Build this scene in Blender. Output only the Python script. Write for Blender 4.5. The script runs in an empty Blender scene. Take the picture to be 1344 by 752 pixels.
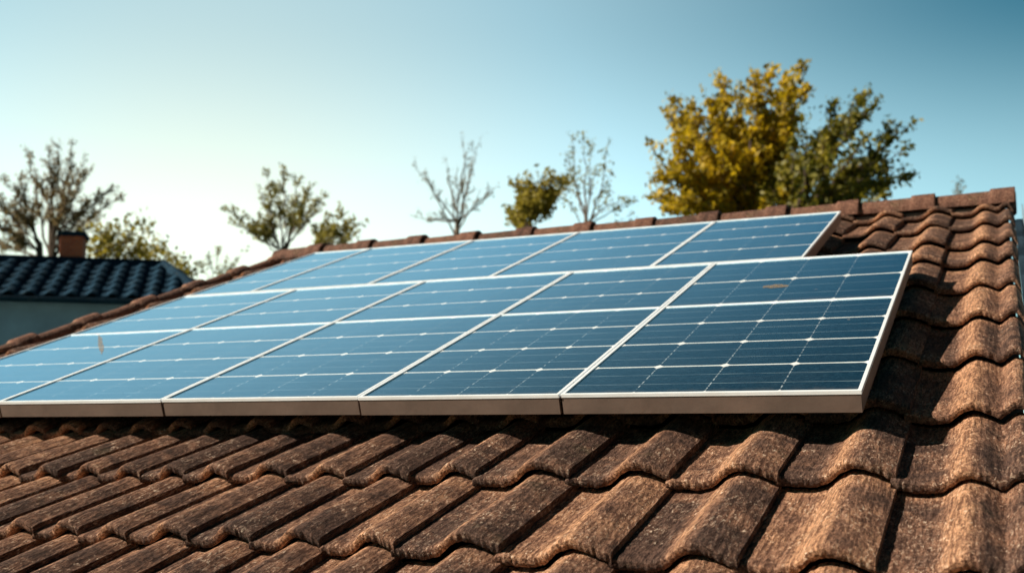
import bpy, bmesh, math, random
import numpy as np
from mathutils import Matrix, Vector, noise as mnoise
R = math.radians
rnd = random.Random(7)
sc = bpy.context.scene
col = sc.collection

# ------------------------------------------------------------------ camera
CAM_Z = 4.6
F_PX, CX, CY, HORIZON = 1439.1, 672.0, 376.0, 560.0
PITCH = math.atan((HORIZON - CY) / F_PX)
camd = bpy.data.cameras.new('camera')
camo = bpy.data.objects.new('camera', camd); col.objects.link(camo)
camo.location = (0, 0, CAM_Z)
camo.rotation_euler = (math.pi / 2 + PITCH, 0, 0)
camd.sensor_width = 36; camd.lens = 36 * F_PX / 1344
camd.clip_start = .05; camd.clip_end = 6000
camd.dof.use_dof = True; camd.dof.focus_distance = 3.35; camd.dof.aperture_fstop = 2.9
sc.camera = camo
RIGHT = Vector((1, 0, 0)); UPC = Vector((0, -math.sin(PITCH), math.cos(PITCH))); FWD = Vector((0, math.cos(PITCH), math.sin(PITCH)))
def c2w(a): return RIGHT * a[0] + UPC * a[1] - FWD * a[2]
def PX(x, y, depth):
    """a point of the scene that lies in the direction (x, y) of the photograph, depth metres ahead"""
    d = RIGHT * (x - CX) - UPC * (y - CY) + FWD * F_PX
    return Vector((0, 0, CAM_Z)) + d * (depth / d.y)
# directions of the main roof: U along the eaves, V up the slope, N off the tiles
U = c2w((0.90939306, 0.05275168, 0.41257912)).normalized(); U.z = 0; U.normalize()
V = c2w((0.39337825, 0.21315757, -0.89432511)); V = (V - U * V.dot(U)).normalized()
N = U.cross(V).normalized()
def frame(o, a, b, c):
    m = Matrix.Identity(4)
    for i in range(3): m[i][0], m[i][1], m[i][2], m[i][3] = a[i], b[i], c[i], o[i]
    return m
MR = frame(Vector((0, 0, CAM_Z)), U, V, N)

# ------------------------------------------------------------------ sun, sky, exposure
SUN = (U * -.76 + V * -.32 + N * 0.72).normalized()
SUN_EL = math.asin(SUN.z); SUN_AZ = math.atan2(SUN.x, SUN.y)       # azimuth clockwise from +Y
sd = bpy.data.lights.new('sun', 'SUN'); sd.energy = 5; sd.angle = R(.6); sd.color = (1, .88, .71)
so = bpy.data.objects.new('sun', sd); col.objects.link(so)
so.rotation_euler = SUN.to_track_quat('Z', 'Y').to_euler()
so.location = (0, 0, 30)
w = bpy.data.worlds.new('World'); sc.world = w; w.use_nodes = True
nt = w.node_tree; nt.nodes.clear()
def nd(t, k, **kw):
    n = t.nodes.new(k)
    for a, v in kw.items(): setattr(n, a, v)
    return n
wo = nd(nt, 'ShaderNodeOutputWorld'); bg = nd(nt, 'ShaderNodeBackground')
sky = nd(nt, 'ShaderNodeTexSky', sky_type='NISHITA', sun_disc=False)
sky.sun_elevation = SUN_EL; sky.sun_rotation = SUN_AZ; sky.altitude = 50; sky.air_density = 1.0; sky.dust_density = 1.6; sky.ozone_density = 2.0
tint = nd(nt, 'ShaderNodeMix', data_type='RGBA', blend_type='MULTIPLY'); tint.inputs[0].default_value = 1
tint.inputs[7].default_value = (.26, .90, .84, 1)
# the sky pales towards the sun's side and towards the horizon, in world directions
geo = nd(nt, 'ShaderNodeTexCoord'); dot = nd(nt, 'ShaderNodeVectorMath', operation='DOT_PRODUCT')
dot.inputs[1].default_value = (PX(240, 430, 10) - Vector((0, 0, CAM_Z))).normalized()
L = nt.links.new
acs = nd(nt, 'ShaderNodeMath', operation='ARCCOSINE'); L(geo.outputs['Generated'], dot.inputs[0]); L(dot.outputs['Value'], acs.inputs[0])
g1 = nd(nt, 'ShaderNodeMapRange', interpolation_type='SMOOTHSTEP'); L(acs.outputs[0], g1.inputs[0])
for i_, v_ in ((1, R(50)), (2, 0), (3, 0), (4, .66)): g1.inputs[i_].default_value = v_
sxyz = nd(nt, 'ShaderNodeSeparateXYZ'); L(geo.outputs['Generated'], sxyz.inputs[0])
g2 = nd(nt, 'ShaderNodeMapRange', interpolation_type='SMOOTHSTEP'); L(sxyz.outputs[2], g2.inputs[0])
for i_, v_ in ((1, .36), (2, .12), (3, 0), (4, .43)): g2.inputs[i_].default_value = v_
g3 = nd(nt, 'ShaderNodeMapRange', interpolation_type='SMOOTHSTEP'); L(acs.outputs[0], g3.inputs[0])     # the band fades away from the sun's side
for i_, v_ in ((1, R(85)), (2, R(45)), (3, .12), (4, 1)): g3.inputs[i_].default_value = v_
g23 = nd(nt, 'ShaderNodeMath', operation='MULTIPLY'); L(g2.outputs[0], g23.inputs[0]); L(g3.outputs[0], g23.inputs[1])
gs = nd(nt, 'ShaderNodeMath', operation='ADD'); L(g1.outputs[0], gs.inputs[0]); L(g23.outputs[0], gs.inputs[1])
deep = nd(nt, 'ShaderNodeMapRange', interpolation_type='SMOOTHSTEP'); L(acs.outputs[0], deep.inputs[0])
for i_, v_ in ((1, R(30)), (2, R(75)), (3, 1), (4, .42)): deep.inputs[i_].default_value = v_
dm = nd(nt, 'ShaderNodeVectorMath', operation='SCALE')
addg = nd(nt, 'ShaderNodeMix', data_type='RGBA', blend_type='ADD'); addg.clamp_factor = False; addg.inputs[7].default_value = (9.9, 10.4, 8.7, 1)
gc = nd(nt, 'ShaderNodeMix', data_type='RGBA'); gc.inputs[6].default_value = (9.0, 11.4, 11.6, 1); gc.inputs[7].default_value = (9.8, 9.0, 6.5, 1)
gm = nd(nt, 'ShaderNodeMapRange'); gm.inputs[1].default_value = R(24); gm.inputs[2].default_value = R(8); L(acs.outputs[0], gm.inputs[0]); L(gm.outputs[0], gc.inputs[0]); L(gc.outputs[2], addg.inputs[7])
L(sky.outputs[0], tint.inputs[6]); L(gs.outputs[0], addg.inputs[0]); L(tint.outputs[2], dm.inputs[0]); L(deep.outputs[0], dm.inputs['Scale']); L(dm.outputs[0], addg.inputs[6]); 
hz_ = nd(nt, 'ShaderNodeMapRange', interpolation_type='SMOOTHSTEP'); L(sxyz.outputs[2], hz_.inputs[0])     # deeper overhead
for i_, v_ in ((1, .43), (2, .62), (3, 1), (4, .22)): hz_.inputs[i_].default_value = v_
om = nd(nt, 'ShaderNodeVectorMath', operation='SCALE'); L(addg.outputs[2], om.inputs[0]); L(hz_.outputs[0], om.inputs['Scale']); L(om.outputs[0], bg.inputs[0]); L(bg.outputs[0], wo.inputs[0])
bg.inputs[1].default_value = .064
sc.view_settings.view_transform = 'Standard'; sc.view_settings.look = 'None'
sc.view_settings.exposure = .65; sc.view_settings.gamma = 1; sc.view_settings.use_curve_mapping = False
sc.render.engine = 'CYCLES'
sc.cycles.use_denoising = True; sc.cycles.max_bounces = 6

# ------------------------------------------------------------------ materials
class T:
    """small node-tree helper"""
    def __init__(s, name):
        s.m = bpy.data.materials.new(name); s.m.use_nodes = True; s.t = s.m.node_tree
        s.b = s.t.nodes['Principled BSDF']; s.out = s.t.nodes['Material Output']
    def n(s, k, **kw): return nd(s.t, k, **kw)
    def l(s, a, b): s.t.links.new(a, b)
    def coord(s, kind='Object', scale=(1, 1, 1), uv=None):
        if uv: c = s.n('ShaderNodeUVMap', uv_map=uv).outputs[0]
        else: c = s.n('ShaderNodeTexCoord').outputs[kind]
        mp = s.n('ShaderNodeMapping'); mp.inputs['Scale'].default_value = scale; s.l(c, mp.inputs[0]); return mp.outputs[0]
    def noise(s, vec, scale, detail=4, rough=.6, dist=0):
        k = s.n('ShaderNodeTexNoise'); k.inputs['Scale'].default_value = scale; k.inputs['Detail'].default_value = detail
        k.inputs['Roughness'].default_value = rough; k.inputs['Distortion'].default_value = dist; s.l(vec, k.inputs['Vector']); return k.outputs[0]
    def ramp(s, fac, stops):
        k = s.n('ShaderNodeValToRGB'); e = k.color_ramp.elements
        while len(e) > 1: e.remove(e[-1])
        e[0].position = stops[0][0]; e[0].color = cc(stops[0][1])
        for p, c in stops[1:]: q = e.new(p); q.color = cc(c)
        s.l(fac, k.inputs[0]); return k.outputs[0]
    def mix(s, f, a, b, mode='MIX'):
        k = s.n('ShaderNodeMix', data_type='RGBA', blend_type=mode)
        for i, v in ((0, f), (6, a), (7, b)):
            if hasattr(v, 'is_output') or isinstance(v, bpy.types.NodeSocket): s.l(v, k.inputs[i])
            elif i == 0: k.inputs[0].default_value = v
            else: k.inputs[i].default_value = cc(v)
        return k.outputs[2]
    def math(s, op, a, b=0., c=0.):
        k = s.n('ShaderNodeMath', operation=op)
        for i, v in enumerate((a, b, c)):
            if isinstance(v, bpy.types.NodeSocket): s.l(v, k.inputs[i])
            else: k.inputs[i].default_value = v
        return k.outputs[0]
    def bump(s, h, dist, strength=1, prev=None):
        k = s.n('ShaderNodeBump'); k.inputs['Distance'].default_value = dist; k.inputs['Strength'].default_value = strength
        s.l(h, k.inputs['Height'])
        if prev: s.l(prev, k.inputs['Normal'])
        return k.outputs[0]
    def put(s, name, v):
        i = s.b.inputs[name]
        if isinstance(v, bpy.types.NodeSocket): s.l(v, i)
        elif isinstance(v, (tuple, list)): i.default_value = cc(v)
        else: i.default_value = v
        return s
def cc(c):
    if isinstance(c, (int, float)): return (c, c, c, 1)
    return tuple(c) if len(c) == 4 else tuple(c) + (1,)

def tile_material(name, dark, mid, warm, pale, bumpd=.006, spec=.3):
    t = T(name)
    obj = t.coord()
    streak = t.coord(scale=(110, 9, 110)); fine = t.coord(scale=(130, 50, 130))
    n_st = t.noise(streak, 1, 5, .75); n_fn = t.noise(fine, 1, 4, .75, .6)
    n_pa = t.noise(obj, 3.2, 5, .6); n_p2 = t.noise(obj, 9.0, 5, .65, .6); n_ed = t.noise(obj, 30, 4, .7)
    at = t.n('ShaderNodeAttribute', attribute_name='rnd').outputs['Fac']
    uv = t.n('ShaderNodeUVMap', uv_map='tuv').outputs[0]; sep = t.n('ShaderNodeSeparateXYZ'); t.l(uv, sep.inputs[0])
    # rust band up each roll's flank: wear plus painted sun highlight; rubbed top, nose
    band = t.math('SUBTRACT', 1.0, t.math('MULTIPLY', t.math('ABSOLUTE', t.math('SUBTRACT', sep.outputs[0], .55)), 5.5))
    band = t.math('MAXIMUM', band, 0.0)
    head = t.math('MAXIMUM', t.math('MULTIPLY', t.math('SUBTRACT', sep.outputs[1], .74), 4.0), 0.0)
    worn_lit = t.math('ADD', t.math('ADD', t.math('MULTIPLY', band, .55), t.math('MULTIPLY', head, .30)), t.math('ADD', t.math('MULTIPLY', n_pa, .70), t.math('MULTIPLY', at, .30)))
    worn_lit = t.math('ADD', worn_lit, t.math('MULTIPLY', t.math('SUBTRACT', n_p2, .5), 1.0))
    base = t.ramp(worn_lit, [(.38, dark), (.62, mid), (.92, warm), (1.2, warm)])
    grain = t.math('ADD', t.math('MULTIPLY', n_st, .55), t.math('MULTIPLY', n_fn, .45))
    c = t.mix(t.ramp(grain, [(.44, 0), (.56, 1)]), t.mix(1.0, base, (.27, .23, .23), 'MULTIPLY'), base)
    lich = t.math('MULTIPLY', t.ramp(n_fn, [(.55, 0), (.66, 1)]), t.ramp(n_p2, [(.42, 0), (.62, 1)]))
    c = t.mix(t.math('MULTIPLY', lich, .9), c, pale)
    moss = t.math('MULTIPLY', t.ramp(t.noise(obj, 5.1, 5, .7), [(.60, 0), (.70, 1)]), .35)
    c = t.mix(moss, c, (.075, .07, .03))
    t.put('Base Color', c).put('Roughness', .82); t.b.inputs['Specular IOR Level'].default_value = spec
    h1 = t.ramp(n_st, [(.33, 0), (.67, 1)]); h2 = t.ramp(n_fn, [(.35, 0), (.62, 1)])
    b1 = t.bump(n_p2, .012, .5); b2 = t.bump(h1, bumpd * .8, 1, b1); b3 = t.bump(h2, bumpd * .8, 1, b2)
    t.put('Normal', b3)
    return t.m
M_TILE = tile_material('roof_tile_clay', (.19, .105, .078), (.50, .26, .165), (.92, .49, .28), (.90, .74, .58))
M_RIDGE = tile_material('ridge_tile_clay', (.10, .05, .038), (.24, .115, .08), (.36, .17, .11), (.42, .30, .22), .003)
M_SLATE = tile_material('dark_shaded_slate', (.010, .040, .075), (.018, .065, .12), (.028, .09, .16), (.05, .14, .22), .002, .08)  # dark slate with that roof's bluish shade put into its colours

def simple(name, c, rough=.6, metal=0, var=.25, scale=12, bumpd=.002, c2=None):
    t = T(name); o = t.coord(); n = t.noise(o, scale, 5, .65)
    c2 = c2 or tuple(x * (1 - var) for x in c)
    t.put('Base Color', t.ramp(n, [(.3, c2), (.7, c)])).put('Roughness', rough).put('Metallic', metal)
    t.put('Normal', t.bump(t.noise(o, scale * 5, 4), bumpd)); return t.m
def frame_material():
    t = T('anodised_frame'); st = t.coord(scale=(3, 90, 90)); n = t.noise(st, 1, 4, .7); n2 = t.noise(t.coord(), 14, 5, .7)
    c = t.mix(t.ramp(n2, [(.45, 0), (.75, .5)]), (.84, .89, .95), (.66, .66, .66))
    t.put('Base Color', c).put('Roughness', .42).put('Metallic', .15).put('Normal', t.bump(n, .0006)); return t.m
M_FRAME = frame_material()
M_SKIRT = simple('shaded_brown_side', (.17, .12, .10), .5, .1, var=.35, scale=7, bumpd=.0008)  # brown frame sides, darkened so the colour carries their shade
M_RAIL = simple('dull_aluminium', (.42, .42, .44), .4, .8)
M_STUCCO = simple('house_render', (.62, .55, .46), .9, scale=4)
M_WOOD = simple('dark_timber', (.09, .06, .045), .8)
M_FLASH = simple('painted_flashing', (.34, .46, .56), .45, .2, scale=8)
M_MEMB = simple('roof_underlay', (.02, .02, .022), .9)
M_NWALL = simple('blue_grey_plaster', (.18, .34, .52), .9, scale=1.6, var=.35)
M_MORTAR = simple('mortar', (.16, .13, .11), .95)

def cell_material():
    """cell grid on the glass, laid out in the panel's own metres: uv 'cell' counts cells"""
    t = T('solar_cells')
    uv = t.n('ShaderNodeUVMap', uv_map='cell').outputs[0]; sp = t.n('ShaderNodeSeparateXYZ'); t.l(uv, sp.inputs[0])
    mt = t.n('ShaderNodeUVMap', uv_map='metre').outputs[0]; sm = t.n('ShaderNodeSeparateXYZ'); t.l(mt, sm.inputs[0])
    cu, cv = sp.outputs[0], sp.outputs[1]
    wob = t.noise(t.coord(scale=(9, 9, 9)), 1, 3, .7)
    def dist(x, per=1.0):          # distance from the nearest grid line, in cells
        return t.math('PINGPONG', x, per * .5)
    du, dv = dist(cu), dist(cv)
    obj = t.coord()
    # white gaps between cell rows, thin and broken gaps between columns
    brk = t.ramp(t.noise(t.coord(scale=(4, 45, 1)), 1, 2, .6), [(.44, .0), (.58, 1)])
    wide = t.math('MULTIPLY_ADD', wob, .020, .008)
    row = t.math('LESS_THAN', dv, wide)
    colm = t.math('MULTIPLY', t.math('LESS_THAN', du, .009), t.math('MULTIPLY', brk, .9))
    bus = t.math('MULTIPLY', t.math('LESS_THAN', dist(t.math('MULTIPLY', cv, 3.0)), .022), t.ramp(t.noise(t.coord(scale=(6, 2, 2)), 1, 3), [(.35, .2), (.65, .8)]))
    dia = t.math('LESS_THAN', t.math('ADD', t.math('MULTIPLY', du, 1.0), t.math('MULTIPLY', dv, 1.3)), .09)
    # fingers: hair-thin conductor lines
    fing = t.math('MULTIPLY', t.ramp(t.noise(t.coord(scale=(50, 200, 1)), 1, 3, .8), [(.50, 0), (.66, 1)]), .45)
    cloud = t.noise(obj, 2.3, 5, .6)
    cell = t.mix(cloud, (.0015, .009, .019), (.003, .018, .034))
    tone = t.n('ShaderNodeTexWhiteNoise', noise_dimensions='2D'); fl = t.n('ShaderNodeVectorMath', operation='FLOOR'); t.l(uv, fl.inputs[0]); t.l(fl.outputs[0], tone.inputs[0])
    cell = t.mix(t.math('MULTIPLY', tone.outputs[0], .35), cell, (.005, .026, .046))
    c = t.mix(fing, cell, (.06, .14, .20))
    c = t.mix(bus, c, (.35, .48, .55)); c = t.mix(colm, c, (.60, .70, .75)); c = t.mix(row, c, (.80, .86, .88)); c = t.mix(dia, c, (.92, .95, .96))
    dust = t.math('MULTIPLY', t.ramp(t.noise(t.coord(scale=(3, 14, 1)), 1, 6, .7), [(.45, 0), (.8, 1)]), .06)
    c = t.mix(dust, c, (.35, .36, .34))
    low = t.math('MULTIPLY', t.ramp(t.math('ADD', cv, t.math('MULTIPLY', t.noise(t.coord(scale=(14, 3, 1)), 1, 5, .7), .3)), [(.16, 1), (.30, 0)]), .22)
    c = t.mix(low, c, (.30, .26, .21))
    spots = t.n('ShaderNodeTexVoronoi'); spots.inputs['Scale'].default_value = 9; t.l(t.coord(), spots.inputs['Vector'])
    sel = t.math('MULTIPLY', t.math('LESS_THAN', spots.outputs['Distance'], t.math('MULTIPLY', t.noise(obj, 70, 2), .10)), t.math('GREATER_THAN', t.noise(obj, 1.7, 2), .56))
    c = t.mix(t.math('MULTIPLY', sel, .6), c, (.55, .52, .46))
    t.put('Base Color', c).put('Roughness', t.ramp(t.noise(obj, 6, 6, .75), [(.3, .06), (.75, .20)])); t.b.inputs['Specular IOR Level'].default_value = .1
    nb_ = t.bump(t.noise(t.coord(scale=(20, 120, 1)), 1, 4, .7), .0004, .7); t.put('Normal', nb_)
    # blue anti-reflective glass: a tinted mirror that strengthens towards grazing view
    gl = t.n('ShaderNodeBsdfGlossy'); gl.inputs['Color'].default_value = (.50, .78, .95, 1); t.l(nb_, gl.inputs['Normal'])
    t.l(t.ramp(t.noise(obj, 5, 6, .75), [(.3, .05), (.75, .17)]), gl.inputs['Roughness'])
    lw = t.n('ShaderNodeLayerWeight'); lw.inputs[0].default_value = .5
    fac = t.math('MULTIPLY_ADD', t.math('POWER', lw.outputs['Facing'], 3.7), 1.28, .04)
    line = t.math('MAXIMUM', row, dia); fac = t.math('MINIMUM', .92, t.math('MULTIPLY', fac, t.math('SUBTRACT', 1.0, t.math('MULTIPLY', line, .6))))
    ms = t.n('ShaderNodeMixShader'); t.l(fac, ms.inputs[0]); t.l(t.b.outputs[0], ms.inputs[1]); t.l(gl.outputs[0], ms.inputs[2]); t.l(ms.outputs[0], t.out.inputs[0])
    return t.m
M_CELL = cell_material()
def smear_material(name, c, amt):
    t = T(name); n = t.noise(t.coord(), 60, 5, .7); t.put('Base Color', c).put('Roughness', .8)
    t.put('Alpha', t.math('MULTIPLY', t.ramp(n, [(.35, 0), (.65, 1)]), amt)); return t.m
M_SMEAR = smear_material('brown_dirt_reflection', (.34, .22, .10), .8)  # for a dirt smudge and for a reflection painted as a streak
def brick_material():
    t = T('chimney_brick'); b = t.n('ShaderNodeTexBrick'); b.inputs['Scale'].default_value = 5; b.inputs['Mortar Size'].default_value = .012
    b.inputs['Color1'].default_value = (.62, .16, .07, 1); b.inputs['Color2'].default_value = (.45, .11, .055, 1); b.inputs['Mortar'].default_value = (.30, .22, .18, 1)
    o = t.coord(); sw = t.n('ShaderNodeSeparateXYZ'); t.l(o, sw.inputs[0]); cb = t.n('ShaderNodeCombineXYZ')
    t.l(t.math('ADD', sw.outputs[0], sw.outputs[1]), cb.inputs[0]); t.l(sw.outputs[2], cb.inputs[1]); t.l(cb.outputs[0], b.inputs[0])
    t.put('Base Color', b.outputs[0]).put('Roughness', .9).put('Normal', t.bump(b.outputs[1], -.006)); return t.m
M_BRICK = brick_material()
def leaf_material(name, a, b, trans):
    t = T(name); at = t.n('ShaderNodeAttribute', attribute_name='rnd').outputs['Fac']
    n = t.noise(t.coord(), .9, 4, .6)
    f = t.math('ADD', t.math('MULTIPLY', at, .45), t.math('MULTIPLY', t.math('SUBTRACT', n, .22), 1.0))
    c = t.ramp(f, [(.25, a), (.75, b)]); t.put('Base Color', c).put('Roughness', .55)
    tr = t.n('ShaderNodeBsdfTranslucent'); t.l(c, tr.inputs[0]); mx = t.n('ShaderNodeMixShader'); mx.inputs[0].default_value = trans
    t.l(t.b.outputs[0], mx.inputs[1]); t.l(tr.outputs[0], mx.inputs[2]); t.l(mx.outputs[0], t.out.inputs[0]); return t.m
M_LEAF = {
    'gold': leaf_material('golden_leaves', (.19, .15, .010), (.80, .55, .015), .5),
    'dark': leaf_material('dark_green_leaves', (.035, .055, .008), (.34, .28, .022), .4),
    'olive': leaf_material('olive_leaves', (.16, .14, .025), (.38, .33, .06), .5),
    'brown': leaf_material('dry_brown_leaves', (.18, .13, .055), (.34, .25, .11), .5),
    'grey': leaf_material('dry_grey_buds', (.22, .19, .12), (.36, .32, .20), .5),
    'yolive': leaf_material('yellow_olive_leaves', (.15, .13, .018), (.46, .37, .05), .5)}
M_BARK = simple('bark', (.11, .075, .055), .95, scale=8)
M_BARKG = simple('pale_bark', (.20, .165, .135), .95, scale=8)
M_GRASS = simple('grass_ground', (.07, .085, .03), .95, scale=.4, c2=(.045, .06, .02))

# ------------------------------------------------------------------ mesh helpers
def link(name, me, mat, parent=None, mw=None, smooth=False):
    o = bpy.data.objects.new(name, me); col.objects.link(o)
    if mat: me.materials.append(mat)
    if parent: o.parent = parent
    elif mw is not None: o.matrix_world = mw
    if smooth: me.polygons.foreach_set('use_smooth', [True] * len(me.polygons))
    return o
def tag(o, label=None, cat=None, group=None, kind=None):
    for k, v in (('label', label), ('category', cat), ('group', group), ('kind', kind)):
        if v: o[k] = v
    return o
def empty(name, mw, label, cat, group=None):
    o = bpy.data.objects.new(name, None); col.objects.link(o); o.matrix_world = mw; o.empty_display_size = .1
    return tag(o, label, cat, group)
def arr_mesh(name, verts, faces, uvs=None, attr=None):
    """verts Nx3 array, faces Mx4 array"""
    me = bpy.data.meshes.new(name); faces = np.asarray(faces, dtype=np.int32)
    me.vertices.add(len(verts)); me.vertices.foreach_set('co', np.asarray(verts, dtype=np.float32).ravel())
    k = faces.shape[1]
    me.loops.add(faces.size); me.loops.foreach_set('vertex_index', faces.ravel())
    me.polygons.add(len(faces)); me.polygons.foreach_set('loop_start', np.arange(0, faces.size, k, dtype=np.int32))
    if uvs:
        for nm, uv in uvs.items():
            lay = me.uv_layers.new(name=nm); lay.data.foreach_set('uv', np.asarray(uv, dtype=np.float32)[faces.ravel()].ravel())
    if attr is not None:
        a = me.attributes.new('rnd', 'FLOAT', 'POINT'); a.data.foreach_set('value', np.asarray(attr, dtype=np.float32))
    me.update(calc_edges=True); me.validate(); return me
def boxes(name, bs, mat, parent=None, mw=None, bevel=.002):
    bm = bmesh.new()
    for (a, b) in bs:
        g = bmesh.ops.create_cube(bm, size=1)
        for v in g['verts']:
            v.co = Vector([a[i] + (v.co[i] + .5) * (b[i] - a[i]) for i in range(3)])
    if bevel: bmesh.ops.bevel(bm, geom=bm.edges[:], offset=bevel, segments=2, affect='EDGES', profile=.6)
    me = bpy.data.meshes.new(name); bm.to_mesh(me); bm.free()
    return link(name, me, mat, parent, mw)
def polymesh(name, vs, fs, mat, parent=None, mw=None):
    me = bpy.data.meshes.new(name); me.from_pydata([tuple(v) for v in vs], [], fs); me.update()
    return link(name, me, mat, parent, mw)

# ------------------------------------------------------------------ roof tiles
def interp(pts):
    xs = [p[0] for p in pts]; ys = [p[1] for p in pts]
    xx = np.linspace(min(xs), max(xs), 400); yy = np.interp(xx, xs, ys)
    k = np.hanning(33); k /= k.sum(); yp = np.pad(yy, 16, mode='reflect', reflect_type='odd'); yy = np.convolve(yp, k, mode='valid')
    return lambda t: np.interp(t, xx, yy)
PROF = interp([(0, .000), (.06, .004), (.14, .003), (.32, .000), (.46, .012), (.58, .046), (.67, .058), (.76, .058), (.87, .048), (.95, .036), (1.04, .024)])
PROF_VERGE = interp([(0, .012), (.2, .0), (.40, .004), (.54, .040), (.62, .048), (.72, .038), (.86, .014), (.93, .036), (1.0, .052), (1.08, .044), (1.14, .0)])
THICK = .025
def tile_sheet(cols, rows, hi, lift=.054, seed=1, clip=None, n0=0., amp=1., shear=0.):
    """cols: (u0, u1, profile); rows: (v0, v1) nose to head; one mesh of separate overlapping clay tiles"""
    rg = random.Random(seed); VV, FF, UV, AT = [], [], [], []; off = 0
    for (v0, v1) in rows:
        for ci, (u0, u1, prof, tmax) in enumerate(cols):
            a, b = hi(.5 * (u0 + u1), v0)
            if clip and clip(.5 * (u0 + u1), .5 * (v0 + v1)): continue
            ts = np.linspace(0, tmax, a); ss = np.linspace(0, 1, b)
            ss = ss ** 1.25
            TT, SS = np.meshgrid(ts, ss)
            n = n0 + prof(TT) * amp + lift * (1 - SS)
            n -= .007 * np.exp(-(SS * (v1 - v0)) / .007)                        # worn, rounded nose
            n -= .004 * np.exp(-(TT * (u1 - u0)) / .006)
            x = u0 + TT * (u1 - u0); y = v0 + SS * (v1 - v0 + .05)
            r1, r2, r3, r4, r5 = (rg.uniform(-1, 1) for _ in range(5))
            x = x + r1 * .0035 + r3 * .012 * (SS - .5) * .5
            n = n + r2 * .0030 + r5 * .004 * (TT - .5)
            y = y + r4 * .010 + .006 * r3 * (TT - .5)
            if shear: y = y + np.interp(y, [2.3, 2.9, 3.5, 4.3], [0, .035, .055, 0]) * np.minimum(x + .5, 0)
            sd_ = rg.uniform(0, 50)
            if a > 20:
                flat = np.stack([x.ravel(), y.ravel()], 1)
                d = np.array([.8 * mnoise.noise((p[0] * 105, p[1] * 7, sd_)) + .75 * mnoise.noise((p[0] * 110, p[1] * 38, sd_)) for p in flat]).reshape(x.shape)
                n = n + d * .0021 * (u1 - u0) / .3115
                e = np.array([mnoise.noise((q * 75, sd_, 1.)) + .7 * mnoise.noise((q * 190, sd_, 1.)) for q in x[0]])
                y = y + e[None, :] * .0035 * np.exp(-SS * 14)
            top = np.stack([x, y, n], -1)
            # closed lip: nose underside, both long sides
            under = top[0].copy(); under[:, 2] -= THICK; under[:, 1] += .004
            under2 = under.copy(); under2[:, 1] += .05
            lft = top[:, 0].copy(); lft[:, 2] -= THICK; rgt = top[:, -1].copy(); rgt[:, 2] -= THICK * 1.2; rgt[:, 0] -= .002
            parts = [top.reshape(-1, 3), under, under2, lft, rgt]
            vs = np.concatenate(parts); nt_ = a * b
            idx = np.arange(nt_).reshape(b, a) + off
            q = np.stack([idx[:-1, :-1], idx[:-1, 1:], idx[1:, 1:], idx[1:, :-1]], -1).reshape(-1, 4); FF.append(q)
            ui = off + nt_ + np.arange(a); u2 = ui + a; li = off + nt_ + 2 * a + np.arange(b); ri = li + b
            FF.append(np.stack([ui[:-1], ui[1:], idx[0, 1:], idx[0, :-1]], -1)); FF.append(np.stack([u2[:-1], u2[1:], ui[1:], ui[:-1]], -1))
            FF.append(np.stack([li[:-1], idx[:-1, 0], idx[1:, 0], li[1:]], -1)); FF.append(np.stack([ri[1:], idx[1:, -1], idx[:-1, -1], ri[:-1]], -1))
            uvt = np.stack([TT.ravel(), SS.ravel()], 1)
            UV.append(np.concatenate([uvt, np.stack([ts, ts * 0], 1), np.stack([ts, ts * 0], 1), np.stack([ss * 0, ss], 1), np.stack([ss * 0 + 1, ss], 1)]))
            AT.append(np.full(len(vs), rg.random())); VV.append(vs); off += len(vs)
    return arr_mesh('roof', np.concatenate(VV), np.concatenate(FF), {'tuv': np.concatenate(UV)}, np.concatenate(AT))

TB = -1.217                                                    # tile bed, in N
NOSES = [-1.05, -.48, .09, .66, 1.23, 1.80, 2.38, 2.94, 3.50, 4.11, 4.72, 5.34, 5.96, 6.47, 7.08, 7.63]
V_RIDGE = 7.82
U_LEFT = -5.80
def scaled(prof, k): return lambda t: prof(t) * k
cols, uu = [(-.32, .005, PROF_VERGE, 1.14)], -.32
while uu > U_LEFT + .02:
    wd = .3115 if uu > -1.3 else (.235 if uu > -2.3 else .19)
    nu = max(uu - wd, U_LEFT); cols.append((nu, uu, scaled(PROF, (wd / .3115) ** .75), 1.045)); uu = nu
rows = [(NOSES[i], NOSES[i + 1] if i + 1 < len(NOSES) else V_RIDGE) for i in range(len(NOSES))]
def hires(u, v):
    if v < 1.5: return (14, 8)
    if v < 3.2 and u > -1.7: return (96, 92)
    if v < 3.2 and u > -3.6: return (60, 80)
    if u > -1.2 and v < 5: return (84, 64)
    if v < 3.2: return (44, 60)
    return (20, 12)
house = empty('house', MR @ Matrix.Translation((-2.6, -1.1, -CAM_Z + .3)), 'house with brown clay tile roof that carries the solar panels', 'house')
house.matrix_world = Matrix.Translation(Vector((MR @ Vector((-2.6, 3, 0))).to_tuple()[:2] + (0,))) @ Matrix.Rotation(math.atan2(U.y, U.x), 4, 'Z')
HI = house.matrix_world.inverted()
def house_part(name, me, mat, parent=None, smooth=False, mw=None):
    """parts keep their own roof coordinates; the parent inverse puts them where they stand"""
    o = link(name, me, mat, None, None, smooth)
    o.parent = parent or house
    base = house.matrix_world
    W = MR if mw is None else mw
    o.matrix_parent_inverse = Matrix.Identity(4)
    o.matrix_local = base.inverted() @ W
    return o
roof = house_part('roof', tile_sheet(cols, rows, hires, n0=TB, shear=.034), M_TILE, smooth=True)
for p in (): pass
MW_ROOF = MR

def sub(name, me, mat, smooth=False):
    o = link(name, me, mat, roof, None, smooth); return o
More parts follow.
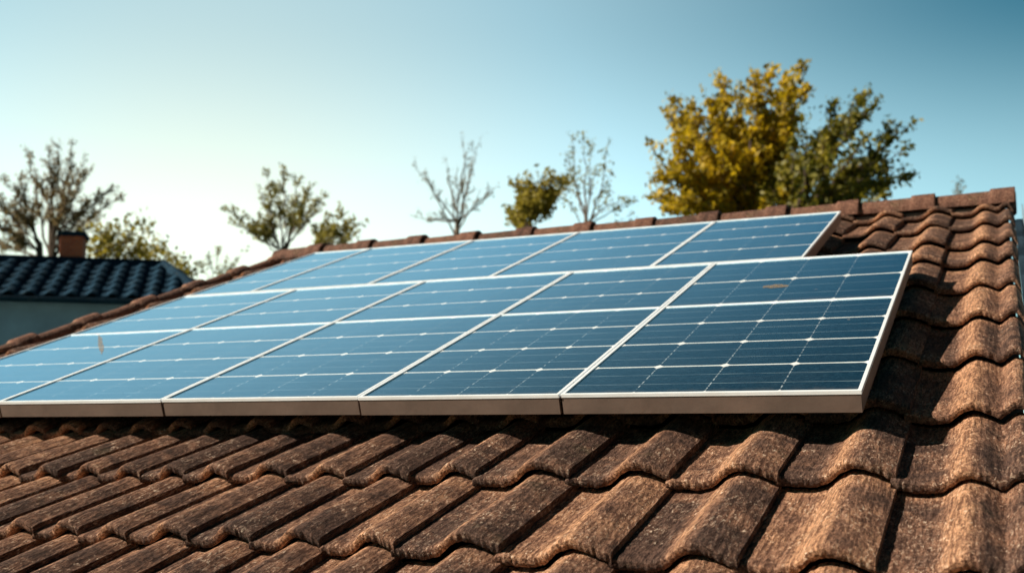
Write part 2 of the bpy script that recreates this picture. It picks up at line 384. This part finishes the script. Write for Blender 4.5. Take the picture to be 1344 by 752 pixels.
# deck under the tiles, so that nothing shows through, and the far slope
Wup = Vector((0, V.z, N.z))                                     # world up in roof coordinates (u, v, n)
Hz = Vector((0, N.z, -V.z))                                     # horizontal, away from the eaves
ridge_pt = Vector((0, V_RIDGE, TB + .02))
def back(u, s, n):                                              # far slope: s metres down from the ridge
    d = (Hz * math.cos(math.asin(V.z)) - Wup * V.z); nn = (Hz * V.z + Wup * math.cos(math.asin(V.z)))
    p = ridge_pt + d * s + nn * n; return Vector((u, p.y, p.z))
def slab(p):  # 4 corners + thickness below
    return p
dk = [(U_LEFT - .02, -1.1, TB - .035), (.02, -1.1, TB - .035), (.02, V_RIDGE, TB - .035), (U_LEFT - .02, V_RIDGE, TB - .035)]
dk2 = [(a, b, c - .03) for a, b, c in dk]
me = bpy.data.meshes.new('roof_deck'); me.from_pydata(dk + dk2, [], [(0, 1, 2, 3), (7, 6, 5, 4), (0, 4, 5, 1), (1, 5, 6, 2), (2, 6, 7, 3), (3, 7, 4, 0)]); me.update()
sub('roof_deck', me, M_MEMB)
# far slope, tiled too (coarser)
bcols = [(max(-.32 - (k + 1) * .3115, U_LEFT), -.32 - k * .3115, PROF, 1.045) for k in range(18)] + [(-.32, .005, PROF_VERGE, 1.14)]
BR = 4.4
bm_ = tile_sheet([(-c[1] , -c[0], c[2], min(c[3], 1.04)) for c in bcols][::-1], [(BR - .57 * (k + 1), BR - .57 * k) for k in range(7, -1, -1)][::1] and [(-k * .57 - .57, -k * .57) for k in range(7)][::-1], lambda u, v: (12, 6), seed=9)
# local frame of far slope: x = -u, y = up towards ridge, z = outward
dB = back(0, 1, 0) - back(0, 0, 0); nB = back(0, 0, 1) - back(0, 0, 0)
MB = frame(back(0, 0, -.02), Vector((-1, 0, 0)), -dB, nB)
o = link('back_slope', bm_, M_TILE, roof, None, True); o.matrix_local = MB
bd = [back(U_LEFT, 0, -.05), back(.02, 0, -.05), back(.02, 4.1, -.05), back(U_LEFT, 4.1, -.05)]
bd2 = [p - nB * .03 for p in bd]
me = bpy.data.meshes.new('back_deck'); me.from_pydata([tuple(p) for p in bd + bd2], [], [(0, 1, 2, 3)[::-1], (4, 5, 6, 7), (0, 1, 5, 4), (1, 2, 6, 5), (2, 3, 7, 6), (3, 0, 4, 7)]); me.update()
sub('back_deck', me, M_MEMB)

def cap_mesh(name, length, r, seed, flat=.85, collar=.15, tilt=.012):
    """a half-round cap along +x, open end at 0, with a raised collar that laps the next one"""
    rg = random.Random(seed); xs = [-.002, 0, .012] + list(np.linspace(.04, length - collar - .006, 7)) + [length - collar - .003, length - collar + .006] + list(np.linspace(length - collar + .03, length - .012, 3)) + [length, length + .002]
    K = 22; rows_ = []; sd_ = rg.uniform(0, 99)
    for i, x in enumerate(xs):
        big = 1 if x > length - collar else 0
        rr = r + (.014 if big else 0) + tilt * (x / length) - (.006 if i in (0, len(xs) - 1) else 0)
        ring = []
        for k in range(K + 1):
            a = math.pi * (-.04 + 1.08 * k / K)
            q = rr * (1 + .012 * mnoise.noise((x * 22, a * 4, sd_)))
            ring.append((x, -math.cos(a) * q, max(math.sin(a), -.2) * q * flat))
        rows_.append(ring)
    # inner end rings close the thickness
    inner = [[(x, y * .86, z * .86) for (x, y, z) in rows_[j]] for j in (0, -1)]
    rows_ = [inner[0]] + rows_ + [inner[1]]
    V_ = np.array(rows_).reshape(-1, 3); nr = len(rows_); idx = np.arange(nr * (K + 1)).reshape(nr, K + 1)
    F_ = np.stack([idx[:-1, :-1], idx[1:, :-1], idx[1:, 1:], idx[:-1, 1:]], -1).reshape(-1, 4)
    uv = np.stack([np.tile(np.linspace(0, 1, K + 1), nr), np.repeat(np.linspace(0, .7, nr), K + 1)], 1)
    return arr_mesh(name, V_, F_, {'tuv': uv}, np.full(len(V_), rg.random()))
# ridge caps, right to left
nc = 12; L_CAP = (.045 - U_LEFT + .01) / nc
for k in range(nc):
    me = cap_mesh('ridge_cap', L_CAP + .02, .086, k, .95)
    o = link('ridge_cap', me, M_RIDGE, roof, None, True)
    c = Vector((.045 - (k + 1) * L_CAP, V_RIDGE, TB + .066 + rnd.uniform(-.004, .004)))
    o.matrix_local = frame(c, Vector((1, 0, 0)), Hz, Wup) @ Matrix.Rotation(rnd.uniform(-.012, .012), 4, 'Z') @ Matrix.Rotation(rnd.uniform(-.006, .006), 4, 'Y')
# closed end of the ridge at the right verge
bm = bmesh.new(); bmesh.ops.create_uvsphere(bm, u_segments=20, v_segments=12, radius=.088)
for v in bm.verts: v.co.x = max(min(v.co.x, 0.05), -.05) * .6
b2 = bpy.data.meshes.new('ridge_end'); bm.to_mesh(b2); bm.free()
o = link('ridge_end', b2, M_RIDGE, roof, None, True); o.matrix_local = frame(Vector((.04, V_RIDGE, TB + .066)), Vector((1, 0, 0)), Hz, Wup)
# verge caps up the left edge
U_CAP = U_LEFT + .01
for k in range(15):
    me = cap_mesh('verge_cap', L_CAP + .02, .062, 40 + k, 1.0)
    o = link('verge_cap', me, M_RIDGE, roof, None, True)
    v0 = V_RIDGE + .02 - (k) * .56
    if v0 < -.6: continue
    o.matrix_local = frame(Vector((U_CAP, v0 - .54 + rnd.uniform(-.006, .006), TB + .024)), Vector((0, 1, 0)), Vector((-1, 0, 0)), Vector((0, 0, 1))) @ Matrix.Rotation(rnd.uniform(-.012, .012), 4, 'Z') @ Matrix.Scale(.56 / L_CAP, 4, (1, 0, 0))
# verge board and metal flashing along the right gable edge
boxes('verge_board', [((.028, -1.15, TB - .26), (.052, V_RIDGE - .03, TB - .03))], M_WOOD, roof)
boxes('verge_flashing', [((.054, -1.15, TB - .06), (.100, V_RIDGE - .05, TB - .035)), ((.1005, -1.15, TB - .06), (.106, V_RIDGE - .05, TB + .06))], M_FLASH, roof)
boxes('verge_board', [((U_LEFT - .075, -1.15, TB - .26), (U_LEFT - .05, V_RIDGE - .03, TB + .02))], M_WOOD, roof)
# mortar bed under the ridge caps
boxes('mortar_bed', [((U_LEFT, V_RIDGE - .07, TB - .02), (.0, V_RIDGE + .02, TB + .055))], M_MORTAR, roof)
# walls of the house, in the house's own upright frame
def hl(u, v, n): return HI @ (MR @ Vector((u, v, n)))
e1, e2 = hl(U_LEFT + .25, -.75, TB - .08), hl(-.28, -.75, TB - .08)
r1_, r2_ = hl(U_LEFT + .25, V_RIDGE, TB - .08), hl(-.28, V_RIDGE, TB - .08)
b1, b2_ = back(U_LEFT + .25, 3.8, -.1), back(-.28, 3.8, -.1); b1 = hl(*b1); b2_ = hl(*b2_)
wv = []
for p in (e1, e2, b2_, b1): wv.append((p.x, p.y, 0))
wv += [tuple(e1), tuple(e2), tuple(b2_), tuple(b1), tuple(r1_), tuple(r2_)]
polymesh('wall', wv, [(0, 1, 5, 4), (1, 2, 6, 9, 5), (2, 3, 7, 6), (3, 0, 4, 8, 7)], M_STUCCO, house)

# ------------------------------------------------------------------ solar panels
FW, FH, GAP = .012, .070, .002
def panel(u0, u1, v0, v1, ncol, nrow, label, bar=None, nseg=None):
    du_, dv_ = rnd.uniform(-.002, .002), rnd.uniform(-.002, .002); dn = rnd.uniform(-.0015, .0015)
    u0 += GAP; u1 -= GAP; v0 += GAP; v1 -= GAP
    root = empty('solar_panel', MR @ Matrix.Translation(((u0 + u1) / 2 + du_, (v0 + v1) / 2 + dv_, -1.0 - FH + dn)), label, 'solar panel', 'solar panels on the tiled roof')
    a, b = (u1 - u0) / 2, (v1 - v0) / 2
    boxes('frame', [((-a, -b, FH - .013), (a, -b + FW, FH)), ((-a, b - FW, FH - .013), (a, b, FH)), ((-a, -b + FW + .0005, FH - .013), (-a + FW, b - FW - .0005, FH - .0006)), ((a - FW, -b + FW + .0005, FH - .013), (a, b - FW - .0005, FH - .0006))], M_FRAME, root, bevel=.0014)
    q = .0025; lo = FH - .0133
    boxes('side_skirt', [((-a + q, -b + q, 0), (a - q, -b + FW, lo)), ((-a + q, b - FW, 0), (a - q, b - q, lo)), ((-a + q, -b + FW + .0005, 0), (-a + FW, b - FW - .0005, lo)), ((a - FW, -b + FW + .0005, 0), (a - q, b - FW - .0005, lo))], M_SKIRT, root, bevel=.001)
    segs = [(-b + FW, b - FW, nrow)] if bar is None else [(-b + FW, bar - (v0 + v1) / 2 - FW / 2, nseg[0]), (bar - (v0 + v1) / 2 + FW / 2, b - FW, nseg[1])]
    for (s0, s1, nr) in segs:
        vs = [(-a + FW - .001, s0 - .001, FH - .005), (a - FW + .001, s0 - .001, FH - .005), (a - FW + .001, s1 + .001, FH - .005), (-a + FW - .001, s1 + .001, FH - .005)]
        low = [(x, y, z - .006) for x, y, z in vs]
        ce = [(0, 0), (ncol, 0), (ncol, nr), (0, nr)]
        mtr = [(p[0], p[1]) for p in vs]
        me = arr_mesh('glass', np.array(vs + low), np.array([(0, 1, 2, 3), (7, 6, 5, 4)]), {'cell': np.array(ce + ce), 'metre': np.array(mtr + mtr)})
        link('glass', me, M_CELL, root)
    if bar is not None:
        y = bar - (v0 + v1) / 2
        boxes('crossbar', [((-a + FW + .0005, y - FW / 2, FH - .03), (a - FW - .0005, y + FW / 2, FH - .001))], M_FRAME, root, bevel=.0015)
    boxes('junction_box', [((-.06, b - .2, FH - .028), (.06, b - .12, FH - .0125))], M_MEMB, root)
    return root
SU = [-.413, -1.378, -2.165, -3.08, -3.98, -4.85]
words = ['rightmost front row panel, dark blue with a small brown smudge and exposed side frame',
         'second panel from the right in the front row, beside the smudged one',
         'middle panel of the front row of five',
         'second panel from the left in the front row, pale with sky reflection',
         'leftmost panel of the front row, with a brown streak, cut off by the photo edge']
P1 = []
for k in range(5):
    P1.append(panel(SU[k + 1], SU[k], 3.238, 5.49, 4, 6, words[k], bar=4.508, nseg=(4, 2 if k == 0 else 3)))
SU2 = [-.925, -1.72, -2.67, -3.48, -4.34, -4.85]
words2 = ['rightmost panel of the upper row below the ridge, its side frame beside bare tiles',
          'second panel from the right in the upper row under the ridge',
          'middle panel of the upper row under the ridge',
          'second panel from the left in the upper row under the ridge',
          'narrow leftmost panel of the upper row beside the left roof edge']
for k in range(5):
    panel(SU2[k + 1], SU2[k], 5.50, 7.0, 4 if k < 4 else 2, 4, words2[k])
def smear(root, x, y, w_, h_, ax=0.):
    bm = bmesh.new(); bmesh.ops.create_circle(bm, cap_ends=True, segments=26, radius=1)
    for v in bm.verts:
        q = 1 + .35 * mnoise.noise((v.co.x * 2, v.co.y * 2, x * 9)); v.co = Vector((x + v.co.x * w_ * q * math.cos(ax) - v.co.y * h_ * q * math.sin(ax), y + v.co.x * w_ * q * math.sin(ax) + v.co.y * h_ * q * math.cos(ax), FH - .0035))
    me = bpy.data.meshes.new('dirt_reflection_mark'); bm.to_mesh(me); bm.free(); link('dirt_reflection_mark', me, M_SMEAR, root)
smear(P1[0], -.05, .47, .055, .035)
smear(P1[4], 0.032, -0.101, 0.30, .013, 2.359)  # brown streak: a reflection painted onto the leftmost panel's glass
# mounting rails under the array
for i, (v, ua, ub) in enumerate([(3.62, -4.8, -.47), (5.08, -4.8, -.47), (5.86, -4.8, -.98), (6.66, -4.8, -.98)]):
    lb = ['lowest mounting rail hidden under the front row of panels', 'mounting rail under the top half of the front row', 'mounting rail under the lower half of the upper row', 'topmost mounting rail under the panels by the ridge'][i]
    rt = empty('mounting_rail', MR @ Matrix.Translation((ua, v, -1.072 - .03)), lb, 'mounting rail', 'mounting rails under the solar panels')
    boxes('rail', [((0, -.02, -.003), (ub - ua, .02, .03))], M_RAIL, rt)
    for q in np.arange(.3, ub - ua, .93):
        boxes('roof_hook', [((q, -.015, -.07), (q + .03, .015, -.0035)), ((q, .0155, -.07), (q + .03, .12, -.062))], M_RAIL, rt, bevel=.001)

# ------------------------------------------------------------------ ground
tg = polymesh('ground', [(-3000, -3000, 0), (3000, -3000, 0), (3000, 3000, 0), (-3000, 3000, 0)], [(0, 1, 2, 3)], M_GRASS)
tag(tg, kind='structure')

# ------------------------------------------------------------------ neighbour's house
E0 = PX(0, 387, 15.0)
th = R(14.5); A = Vector((math.cos(th), math.sin(th), 0)); B = Vector((-math.sin(th), math.cos(th), 0)); Z = Vector((0, 0, 1))
RUN = 1.75
def depth_for(x):
    return None
r0 = PX(0, 344, (E0 + B * RUN).y); RISE = r0.z - E0.z
MN = frame(Vector((E0.x, E0.y, 0)), A, B, Z)
nb = empty('neighbour_house', MN, 'neighbouring house with dark blue-grey tiled roof and shaded blue wall, at the left edge', 'house')
# ridge end: where the photograph shows it
def ridge_end():
    for s in np.arange(0, 8, .02):
        p = E0 + A * s + B * RUN
        px_ = CX + F_PX * p.x / ((p - Vector((0, 0, CAM_Z))).dot(FWD))
        if px_ > 214: return s
    return 4
RE = ridge_end(); LL = -9.0; HE = RE + RUN * .42
pl = math.hypot(RUN, RISE); vv = Vector((0, RUN, RISE)) / pl; nn_ = Vector((0, -RISE, RUN)) / pl
MS = frame(Vector((0, 0, E0.z)), Vector((1, 0, 0)), vv, nn_)
ncol = int((HE - LL) / .27)
ncols = [(LL + k * .27, LL + (k + 1) * .27, PROF, 1.04) for k in range(ncol)]
nrw = 6; rl = (pl + .02) / nrw
nrows = [(-.05 + k * rl, -.05 + (k + 1) * rl) for k in range(nrw)]
nrf = link('roof', tile_sheet(ncols, nrows, lambda u, v: (12, 6), lift=.035, seed=5, clip=lambda u, v: u > HE - (HE - RE) * (v / pl) + .05), M_SLATE, nb, None, True)
nrf.matrix_local = MS
ez = E0.z
polymesh('far_slope', [(LL, RUN * 2, ez), (HE, RUN * 2, ez), (RE, RUN, ez + RISE), (LL, RUN, ez + RISE), (HE, 0, ez - .02), (LL, 0.0, ez - .02)], [(0, 3, 2, 1), (1, 2, 4), (5, 4, 2, 3)], M_SLATE, nb)
def tube_pts(name, pts, r, mat, parent, K=10, flat=1):
    vs, fs = [], []
    for i, (p, rr) in enumerate(zip(pts, r)):
        p = Vector(p); d = (Vector(pts[min(i + 1, len(pts) - 1)]) - Vector(pts[max(i - 1, 0)])).normalized()
        a_ = d.orthogonal().normalized(); b_ = d.cross(a_)
        for k in range(K): vs.append(p + (a_ * math.cos(2 * math.pi * k / K) + b_ * math.sin(2 * math.pi * k / K)) * rr)
    for i in range(len(pts) - 1):
        for k in range(K): fs.append((i * K + k, i * K + (k + 1) % K, (i + 1) * K + (k + 1) % K, (i + 1) * K + k))
    fs.append(tuple(range(K))[::-1]); fs.append(tuple((len(pts) - 1) * K + k for k in range(K)))
    o = polymesh(name, vs, fs, mat, parent); o.data.polygons.foreach_set('use_smooth', [True] * len(o.data.polygons)); return o
tube_pts('ridge_cap', [(LL, RUN, ez + RISE + .02), (RE, RUN, ez + RISE + .02)], [.09, .09], M_SLATE, nb)
tube_pts('hip_cap', [(RE - .03, RUN, ez + RISE + .03), (HE + .03, -.03, ez + .01)], [.085, .085], M_SLATE, nb)
boxes('wall', [((LL, .28, 0), (HE - .35, RUN * 2 - .3, ez - .04))], M_NWALL, nb, bevel=0)
boxes('gutter', [((LL - .1, -.14, ez - .10), (HE + .05, -.05, ez - .02))], M_SLATE, nb, bevel=.02)
boxes('soffit', [((LL - .1, .02, ez - .10), (HE - .05, RUN * 2 - .1, ez - .041))], M_NWALL, nb, bevel=.004)
# chimney: top and side as in the photograph
cb_ = PX(96, 312, 0 + (E0 + B * (RUN + .35)).y); lc = MN.inverted() @ cb_
ch = boxes('chimney', [((lc.x - .17, lc.y - .16, ez + RISE - .5), (lc.x + .17, lc.y + .28, lc.z))], M_BRICK, nb, bevel=.006)
boxes('chimney_cap', [((lc.x - .21, lc.y - .20, lc.z), (lc.x + .21, lc.y + .32, lc.z + .07))], M_SLATE, nb, bevel=.01)

# ------------------------------------------------------------------ trees
def bez(p0, p1, p2, n):
    return [p0 * (1 - t) ** 2 + p1 * 2 * t * (1 - t) + p2 * t * t for t in np.linspace(0, 1, n)]
def tree(label, cat, depth, base, fork_y, tips, leaf, bark, trunk_r, tw=.5, ntw=14, lpt=10, lsz=.05, spread=.9, start=.35, puff=.06, seed=1, sub2=3, tipfrac=0., group='trees behind the roof'):
    """base: pixel where the trunk meets the roof line; tips: pixels of the limb ends (x, y[, depth offset])"""
    rg = random.Random(seed); ng = np.random.default_rng(seed)
    bx = PX(base[0], base[1], depth); gx = Vector((bx.x - (PX(base[0] + 1, base[1], depth).x - bx.x) * rg.uniform(-4, 4), bx.y, 0))
    root = empty('tree', Matrix.Translation(gx), label, cat, group)
    rel = lambda p: p - gx
    fork = rel(PX(base[0] + (base[2] if len(base) > 2 else 0), fork_y, depth))
    rings = []                                                     # (points, radii)
    trunk = bez(Vector((0, 0, 0)), (Vector((0, 0, 0)) + rel(bx)) * .5 + Vector((rg.uniform(-.1, .1), 0, 0)), rel(bx), 6)[:-1] + bez(rel(bx), (rel(bx) + fork) * .5, fork, 4)
    rad = np.linspace(trunk_r, trunk_r * .62, len(trunk)); rings.append((trunk, list(rad)))
    LP, LD = [], []
    def twig(p, d, ln, r0_, lev):
        d = d.normalized(); mid = p + d * ln * .5 + Vector((rg.gauss(0, .06), rg.gauss(0, .06), rg.gauss(0, .04))) * ln
        end = p + d * ln + Vector((0, 0, .18 * ln)); pts = bez(p, mid, end, 4); rings.append((pts, list(np.linspace(r0_, r0_ * .35, 4))))
        if lev < sub2 - 1 and ln > .16:
            for _ in range(3):
                q = rg.uniform(.3, .95); pp = pts[min(3, int(q * 3.99))]
                dd = (d + Vector((rg.gauss(0, .5), rg.gauss(0, .5), rg.gauss(.15, .4)))).normalized()
                twig(pp, dd, ln * rg.uniform(.4, .65), r0_ * .55, lev + 1)
        nl = max(1, int(lpt * rg.uniform(.4, 1.6) * (1 if lev else .6)))
        for _ in range(nl):
            q = rg.uniform(tipfrac, 1.0); i = min(2, int(q * 3)); c = pts[i].lerp(pts[i + 1], q * 3 - i)
            LP.append(c + Vector((rg.gauss(0, puff), rg.gauss(0, puff), rg.gauss(0, puff)))); LD.append(d)
    for tp in tips:
        dz = tp[2] if len(tp) > 2 else rg.uniform(-spread, spread)
        size = tp[3] if len(tp) > 3 else 1.
        tipp = rel(PX(tp[0], tp[1], depth + dz)); st = trunk[-rg.randint(1, 4)]
        ctrl = st.lerp(tipp, .45) + Vector((0, 0, (tipp - st).length * rg.uniform(-.06, .16))) + Vector((rg.gauss(0, .05), rg.gauss(0, .05), 0)) * (tipp - st).length
        nseg = 10; pts = bez(st, ctrl, tipp, nseg)
        pts = [p + Vector((rg.gauss(0, .012), rg.gauss(0, .012), rg.gauss(0, .008))) * (tipp - st).length * (i > 0) for i, p in enumerate(pts)]
        r_l = trunk_r * .30 * (.7 + .3 * size); rr = list(np.linspace(r_l, r_l * .16, nseg)); rings.append((pts, rr))
        n_t = int(ntw * size * (.6 + .5 * (tipp - st).length / 2.5))
        for k in range(n_t):
            q = start + (1 - start) * (k + rg.random()) / n_t
            i = min(nseg - 2, int(q * (nseg - 1))); p = pts[i].lerp(pts[i + 1], q * (nseg - 1) - i)
            ax = (pts[i + 1] - pts[i]).normalized()
            side = Vector((rg.gauss(0, 1), rg.gauss(0, 1), rg.gauss(0, .6))).normalized()
            d = ax * rg.uniform(.6, 1.1) + side * rg.uniform(.4, .9)
            twig(p, d, tw * size * rg.uniform(.45, 1.0) * (1.15 - .55 * q), rr[i] * .5 + .004, 1 if sub2 < 3 else 0)
        twig(tipp, ax, tw * .5 * size, rr[-1], 1)
    vs, fs, off, K = [], [], 0, 6
    for pts, rr in rings:
        n = len(pts)
        for i, p in enumerate(pts):
            d = (pts[min(i + 1, n - 1)] - pts[max(i - 1, 0)]).normalized(); a_ = d.orthogonal().normalized(); b_ = d.cross(a_)
            for k in range(K):
                an = 2 * math.pi * k / K; vs.append(p + (a_ * math.cos(an) + b_ * math.sin(an)) * rr[i])
        for i in range(n - 1):
            for k in range(K): fs.append((off + i * K + k, off + i * K + (k + 1) % K, off + (i + 1) * K + (k + 1) % K, off + (i + 1) * K + k))
        off += n * K
    me = arr_mesh('trunk', np.array([tuple(v) for v in vs]), np.array(fs)); link('trunk', me, bark, root, None, True)
    n = len(LP); C_ = np.array([tuple(p) for p in LP]); a1 = ng.normal(size=(n, 3)); a1 += np.array([tuple(d) for d in LD]) * .8
    a1 /= np.linalg.norm(a1, axis=1)[:, None]; a2 = np.cross(a1, ng.normal(size=(n, 3))); a2 /= np.linalg.norm(a2, axis=1)[:, None]
    s = (lsz * ng.uniform(.55, 1.35, n))[:, None]
    nrm = np.cross(a1, a2)
    q = np.stack([C_ - a1 * s, C_ - a2 * s * .5 + nrm * s * .12, C_ + a1 * s, C_ + a2 * s * .5 + nrm * s * .12], 1).reshape(-1, 3)
    me = arr_mesh('crown', q, np.arange(4 * n).reshape(n, 4), None, np.repeat(ng.random(n), 4)); link('crown', me, M_LEAF[leaf], root)
    return root

tree('feathery brown tree with upright plumes standing above the neighbour\'s chimney', 'tree', 26, (68, 345), 292,
     [(34, 197), (62, 198), (78, 192), (94, 190), (108, 208), (118, 222), (150, 248), (156, 258), (132, 285), (48, 230), (88, 230), (122, 262)], 'brown', M_BARK, .13, tw=0.3, ntw=22, lpt=9, lsz=0.036, puff=0.045, seed=11, start=.30)
tree('leaning brown tree at the left photo edge, its limbs spreading out of frame', 'tree', 24, (52, 340), 318,
     [(8, 236), (26, 240), (-30, 250), (2, 262), (-25, 285), (20, 275), (-5, 322), (12, 312)], 'brown', M_BARK, .11, tw=0.3, ntw=22, lpt=9, lsz=0.036, puff=0.045, seed=12, start=.3)
tree('yellow-olive bush behind the dark neighbouring roof, right of the chimney', 'bush', 21, (150, 365), 345,
     [(128, 305), (142, 312), (176, 297), (160, 318), (188, 305), (122, 325), (205, 325), (182, 330)], 'yolive', M_BARK, .06, tw=0.38, ntw=13, lpt=4, lsz=.06, puff=.08, seed=13, start=.2, group='bushes behind the roof')
tree('low yellow bush between the dark neighbouring roof and the left roof edge', 'bush', 20, (225, 385), 365,
     [(212, 330), (228, 342), (240, 350), (198, 338), (252, 358), (235, 360)], 'yolive', M_BARK, .05, tw=0.3, ntw=12, lpt=5, lsz=.055, puff=.07, seed=14, start=.2, group='bushes behind the roof')
tree('thin wispy olive saplings peeping over the left roof edge', 'bush', 27, (280, 385), 372,
     [(262, 348), (274, 338), (285, 330), (298, 340), (310, 342), (322, 330)], 'olive', M_BARKG, .03, tw=.28, ntw=9, lpt=6, lsz=.04, puff=.05, seed=15, start=.3, group='bushes behind the roof')
tree('fan-shaped olive tree rising behind the left end of the ridge', 'tree', 25, (372, 345), 325,
     [(340, 250), (352, 228), (372, 224), (392, 236), (410, 245), (423, 258), (420, 272), (300, 278), (310, 295), (325, 285), (400, 265), (362, 250), (335, 300)], 'olive', M_BARKG, .10, tw=0.3, ntw=17, lpt=7, lsz=0.045, puff=0.04, seed=16, start=.35)
tree('small dark olive bush just right of the fan-shaped olive tree', 'bush', 24, (432, 335), 318,
     [(414, 300), (428, 288), (446, 276), (460, 292), (474, 294), (440, 300), (420, 306), (468, 305)], 'olive', M_BARKG, .05, tw=0.26, ntw=14, lpt=7, lsz=.055, puff=0.05, seed=17, start=.2, group='bushes behind the roof')
tree('almost bare grey tree with thin upright branches behind the middle of the ridge', 'tree', 25, (600, 315), 290,
     [(546, 222), (560, 230), (584, 212), (606, 182), (612, 200), (630, 184), (620, 215), (642, 255), (648, 248), (560, 290), (545, 285), (600, 225), (590, 240)], 'grey', M_BARKG, .085, tw=0.28, ntw=9, lpt=4, lsz=0.03, puff=.035, seed=18, start=.35)
tree('bushy small tree with yellow and green leaves left of the thin sparse tree', 'tree', 23, (692, 320), 295,
     [(682, 240), (695, 234), (712, 232), (732, 238), (676, 290), (670, 282), (688, 272), (724, 258), (705, 255), (686, 256), (742, 234)], 'yolive', M_BARK, .06, tw=0.3, ntw=14, lpt=8, lsz=.065, puff=0.07, seed=19, start=.35)
tree('tall thin sparse tree with small leaf tufts, right of the bushy small tree', 'tree', 24, (769, 310), 285,
     [(752, 182), (765, 180), (776, 190), (797, 190), (802, 228), (800, 252), (818, 262), (745, 205), (742, 240), (748, 268), (760, 225), (833, 264), (780, 225), (825, 284)], 'olive', M_BARKG, .07, tw=0.2, ntw=6, lpt=12, lsz=0.045, puff=0.06, seed=20, start=.45)
tree('tall rounded tree with golden yellow leaves, largest in the picture', 'tree', 22, (985, 330, 10), 288,
     [(886, 142), (880, 158), (862, 205), (868, 235), (878, 262), (905, 180), (912, 150), (930, 140), (945, 112), (950, 140), (975, 128), (992, 112), (1010, 108), (1030, 112), (1050, 98), (1048, 130),
      (1035, 145), (1020, 160), (990, 150), (960, 165), (935, 170), (925, 200), (900, 215), (900, 245), (925, 255), (950, 200), (980, 185), (1005, 190), (955, 235), (1035, 180), (870, 268), (910, 272), (940, 225), (890, 190), (985, 250), (1010, 235), (1030, 262), (960, 268), (885, 276), (1005, 272)], 'gold', M_BARK, .17, tw=0.42, ntw=17, lpt=7, lsz=0.07, puff=0.06, seed=21, start=.35, spread=1.5)
tree('dark green tree partly in front of the golden tree, reaching out to the right', 'tree', 20.5, (1040, 325), 288,
     [(1058, 165), (1070, 185), (1095, 140), (1112, 148), (1128, 135), (1108, 165), (1140, 145), (1130, 190), (1165, 185), (1188, 170), (1150, 215), (1175, 225), (1190, 235), (1120, 225), (1085, 215), (1060, 215), (1040, 200), (1150, 245), (1100, 245), (1030, 235), (1012, 225), (1180, 200), (1095, 185), (1045, 250), (1075, 262), (1010, 258), (1125, 262), (1150, 262), (1090, 272)], 'dark', M_BARK, .14, tw=0.36, ntw=15, lpt=7, lsz=0.065, puff=0.06, seed=22, start=.35, spread=1.2)
tree('tiny blurred sapling tip above the right end of the ridge', 'bush', 30, (1258, 262), 256, [(1254, 238), (1262, 240)], 'grey', M_BARKG, .03, tw=.22, ntw=6, lpt=6, lsz=.05, puff=.06, seed=23, group='bushes behind the roof')
bpy.context.view_layer.update()
